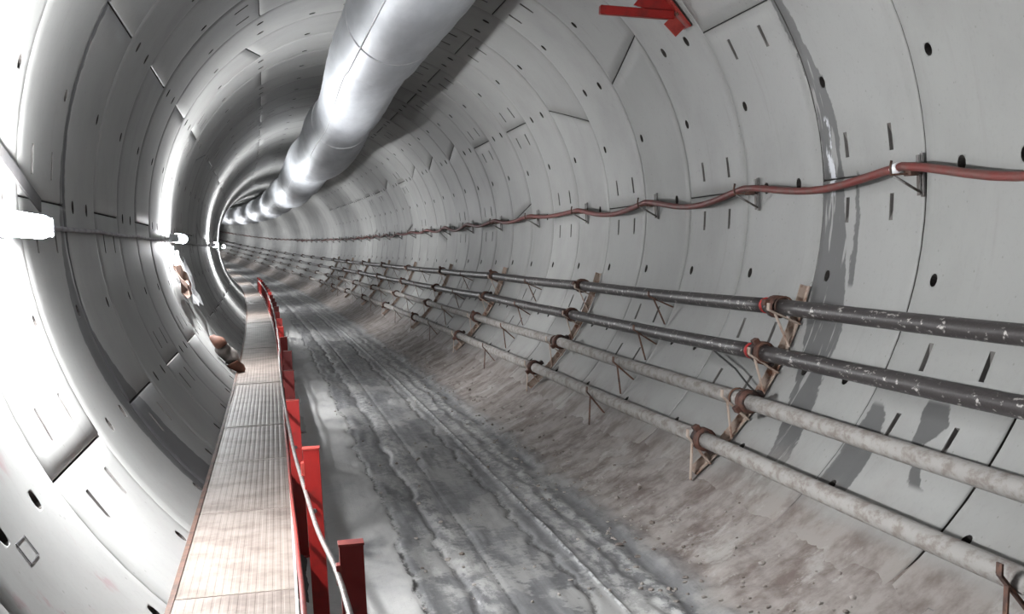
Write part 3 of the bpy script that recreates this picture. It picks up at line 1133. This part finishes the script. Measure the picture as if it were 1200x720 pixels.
hose = empty('red_hose', Matrix.Translation(at(7.47, HR, -.02).tolist()), 'dusty red hose sagging between hooks along the right wall', 'hose')
HO = np.array(hose.location)
sweep(hp2, .028, 10, HO).build('hose', M['hose'], hose)
sweep([(s, x + .045, z - .008) for s, x, z in hp2], .012, 6, HO).build('companion_cable', M['black'], hose)
sweep([(7.52, hp2[24][1] - .0, hp2[24][2] + .0), (7.60, HR - .001, -.028)], .034, 10, HO).build('pale_sleeve', M['scrim'], hose)

hb = ['nearest, by the pale sleeve', 'second from the right'] + [o + ' from the right' for o in ORD]
for i, s in enumerate(hooks[2:NH]):
    s = s - .02
    if i < 6:
        lab = 'rusty triangular hook bracket under the red hose, ' + hb[i]
    else:
        lab = 'tiny dark hook bracket under the red hose, ' + hb[i]
    z = hz[i + 2]
    e = empty('hose_bracket', frame(s) @ Matrix.Translation((R - .02, 0, z)), lab, 'bracket', 'hooks under the red hose')
    MB().bar((0, 0, .085), (0, 0, -.19), .035, .012, (1, 0, 0)).bar((-.02, .016, .075), (-.02, .016, -.18), .006, .035, (0, 1, 0)).build('wall_plate', M['greysteel'], e)
    MB().bar((0, 0, -.042), (-.20, .01, -.042), .03, .01).build('arm', M['rust'], e)
    MB().tube([(-.19, .012, -.05), (-.005, .006, -.165)], .009, 6).build('strut', M['greysteel'], e)
    MB().tube([(-.205, .01, -.05), (-.21, .01, .0), (-.2, .01, .045)], .008, 6).build('hook_tip', M['rust'], e)
    MB().box((-.075, .0, -.03), (.06, .09, .05)).build('clip_block', M['rust'], e)

# ------------------------------------------------------------------ red steel bracket high on the right
rb = empty('red_bracket', frame(10.65) @ Matrix.Translation((2.25, 0, 1.44)), 'bright red steel bracket bolted high on the right-hand wall near the crown', 'bracket')
o_ = Vector((2.25, 0, 1.44))
def rp(x, y, z):
    return (x - o_.x, y, z - o_.z)
MB().bar(rp(1.50, 0, 1.565), rp(2.15, 0, 1.505), .07, .075).build('beam', M['red'], rb)
tn = Vector((-math.sin(math.radians(36)), 0, math.cos(math.radians(36))))
nm = Vector((math.cos(math.radians(36)), 0, math.sin(math.radians(36))))
pc = Vector((2.14, 0, 1.56))
MB().bar(tuple(Vector(pol(31.6, R - .03)[0:1] + (0,) + pol(31.6, R - .03)[1:2]) - o_), tuple(Vector((pol(42, R - .03)[0], 0, pol(42, R - .03)[1])) - o_), .16, .02, tuple(nm)).build('wall_plate', M['redlight'], rb)
mg = MB()
mg.add([rp(1.80, -.012, 1.60), rp(2.12, -.012, 1.50), rp(2.16, -.012, 1.56), rp(1.98, -.012, 1.80), rp(1.80, .012, 1.60), rp(2.12, .012, 1.50), rp(2.16, .012, 1.56), rp(1.98, .012, 1.80)],
       [(0, 1, 2, 3), (7, 6, 5, 4), (0, 4, 5, 1), (1, 5, 6, 2), (2, 6, 7, 3), (3, 7, 4, 0)])
mg.build('gusset', M['red'], rb)
MB().bar(rp(2.10, -.02, 1.47), rp(2.20, -.02, 1.36), .012, .12, tuple(nm)).build('end_plate', M['redlight'], rb)
for d in (-.05, .05):
    MB().tube([rp(2.185, d, 1.52), rp(2.165, d, 1.505)], .016, 6).build('bolt', M['rust'], rb)

# ------------------------------------------------------------------ printed mark beside the socket on the near left segment
def onl(s, ang, rho):
    x, z = pol(ang, rho)
    return at(s, x, z)
mk = empty('printed_mark', Matrix.Translation(onl(5.0, -148.4, R - .002).tolist()), 'small printed grey frame between two sockets low on the near left wall', 'marking')
MO = np.array(mk.location)
def strip(s0, a0, s1, a1):
    V = []
    for rho in (R - .0035, R - .0005):
        for s, a in ((s0, a0), (s1, a0), (s1, a1), (s0, a1)):
            V.append(onl(s, a, rho) - MO)
    return V, [(0, 1, 2, 3), (7, 6, 5, 4), (0, 4, 5, 1), (1, 5, 6, 2), (2, 6, 7, 3), (3, 7, 4, 0)]
f = MB()
for q in ((4.90, -149.3, 4.906, -147.3), (5.05, -149.3, 5.056, -147.3), (4.90, -149.3, 5.056, -149.2), (4.90, -147.4, 5.056, -147.3)):
    f.add(*strip(*q))
f.build('printed_frame', M['ink'], mk)

# ------------------------------------------------------------------ litter behind the walkway
def crumple(name, parent, mat, nu, nv, fn, amp, seed):
    r_ = np.random.default_rng(seed)
    V, F = [], []
    for side in (0, 1):
        for i in range(nu):
            for j in range(nv):
                V.append(Vector(fn(i / (nu - 1), j / (nv - 1))))
    N = nu * nv
    jit = [Vector(r_.uniform(-amp, amp, 3).tolist()) for _ in range(N)]
    for k in range(N):
        V[k] = V[k] + jit[k]
        V[N + k] = V[k] + Vector((.006, -.006, .004))
    for i in range(nu - 1):
        for j in range(nv - 1):
            a = i * nv + j
            F.append((a, a + 1, a + nv + 1, a + nv))
            F.append((N + a, N + a + nv, N + a + nv + 1, N + a + 1))
    bd = [i * nv for i in range(nu)] + [(nu - 1) * nv + j for j in range(1, nv)] + [i * nv + nv - 1 for i in range(nu - 2, -1, -1)] + [j for j in range(nv - 2, 0, -1)]
    for a, b_ in zip(bd, bd[1:] + bd[:1]):
        F.append((a, b_, N + b_, N + a))
    return link(name, mesh_data(name, V, F, mat, smooth=False), parent)


sh = empty('brown_sheet', Matrix.Translation(onl(17.4, -165, R - .06).tolist()), 'crumpled brown sheet caught on the left wall below the second lamp', 'sheet')
SO = np.array(sh.location)
crumple('sheet', sh, M['brownsheet'], 6, 5, lambda u, v: onl(16.9 + 1.3 * u, -169 + 9.5 * v - 2.5 * u, R - .10) - SO, .05, 3)
ws = empty('torn_white_sheet', Matrix.Translation(onl(18.2, -164, R - .06).tolist()), 'torn white plastic strips hanging behind the brown sheet', 'sheet')
SO2 = np.array(ws.location)
for q in range(4):
    crumple('strip', ws, M['whitesheet'], 3, 6, lambda u, v: onl(17.0 + q * .75 + .3 * u + .2 * v, -175 + 16 * v + q, R - .07) - SO2, .04, 20 + q)

sk = empty('sack', Matrix.Translation(at(17.2, -1.99, -1.65).tolist()), 'grey sack with orange-brown ends wedged between walkway and left wall', 'sack')
bm_ = MB()
def sackpart(y0, y1, mat, name):
    ys = np.linspace(y0, y1, 7)
    ax = Vector((.56, .1, -.82))
    m_ = MB().tube([tuple(ax * y * .31 + Vector((.02 * math.sin(y * 9), .03 * math.cos(y * 6), 0))) for y in ys], [.10 * math.sqrt(max(.12, 1 - (y / 1.02) ** 2)) * (1 + .1 * math.sin(y * 17)) for y in ys], 12)
    m_.build(name, mat, sk)
sackpart(-.45, .45, M['bag'], 'body')
sackpart(-.98, -.45, M['bagorange'], 'tied_end')
sackpart(.45, .98, M['bagorange'], 'tied_end')
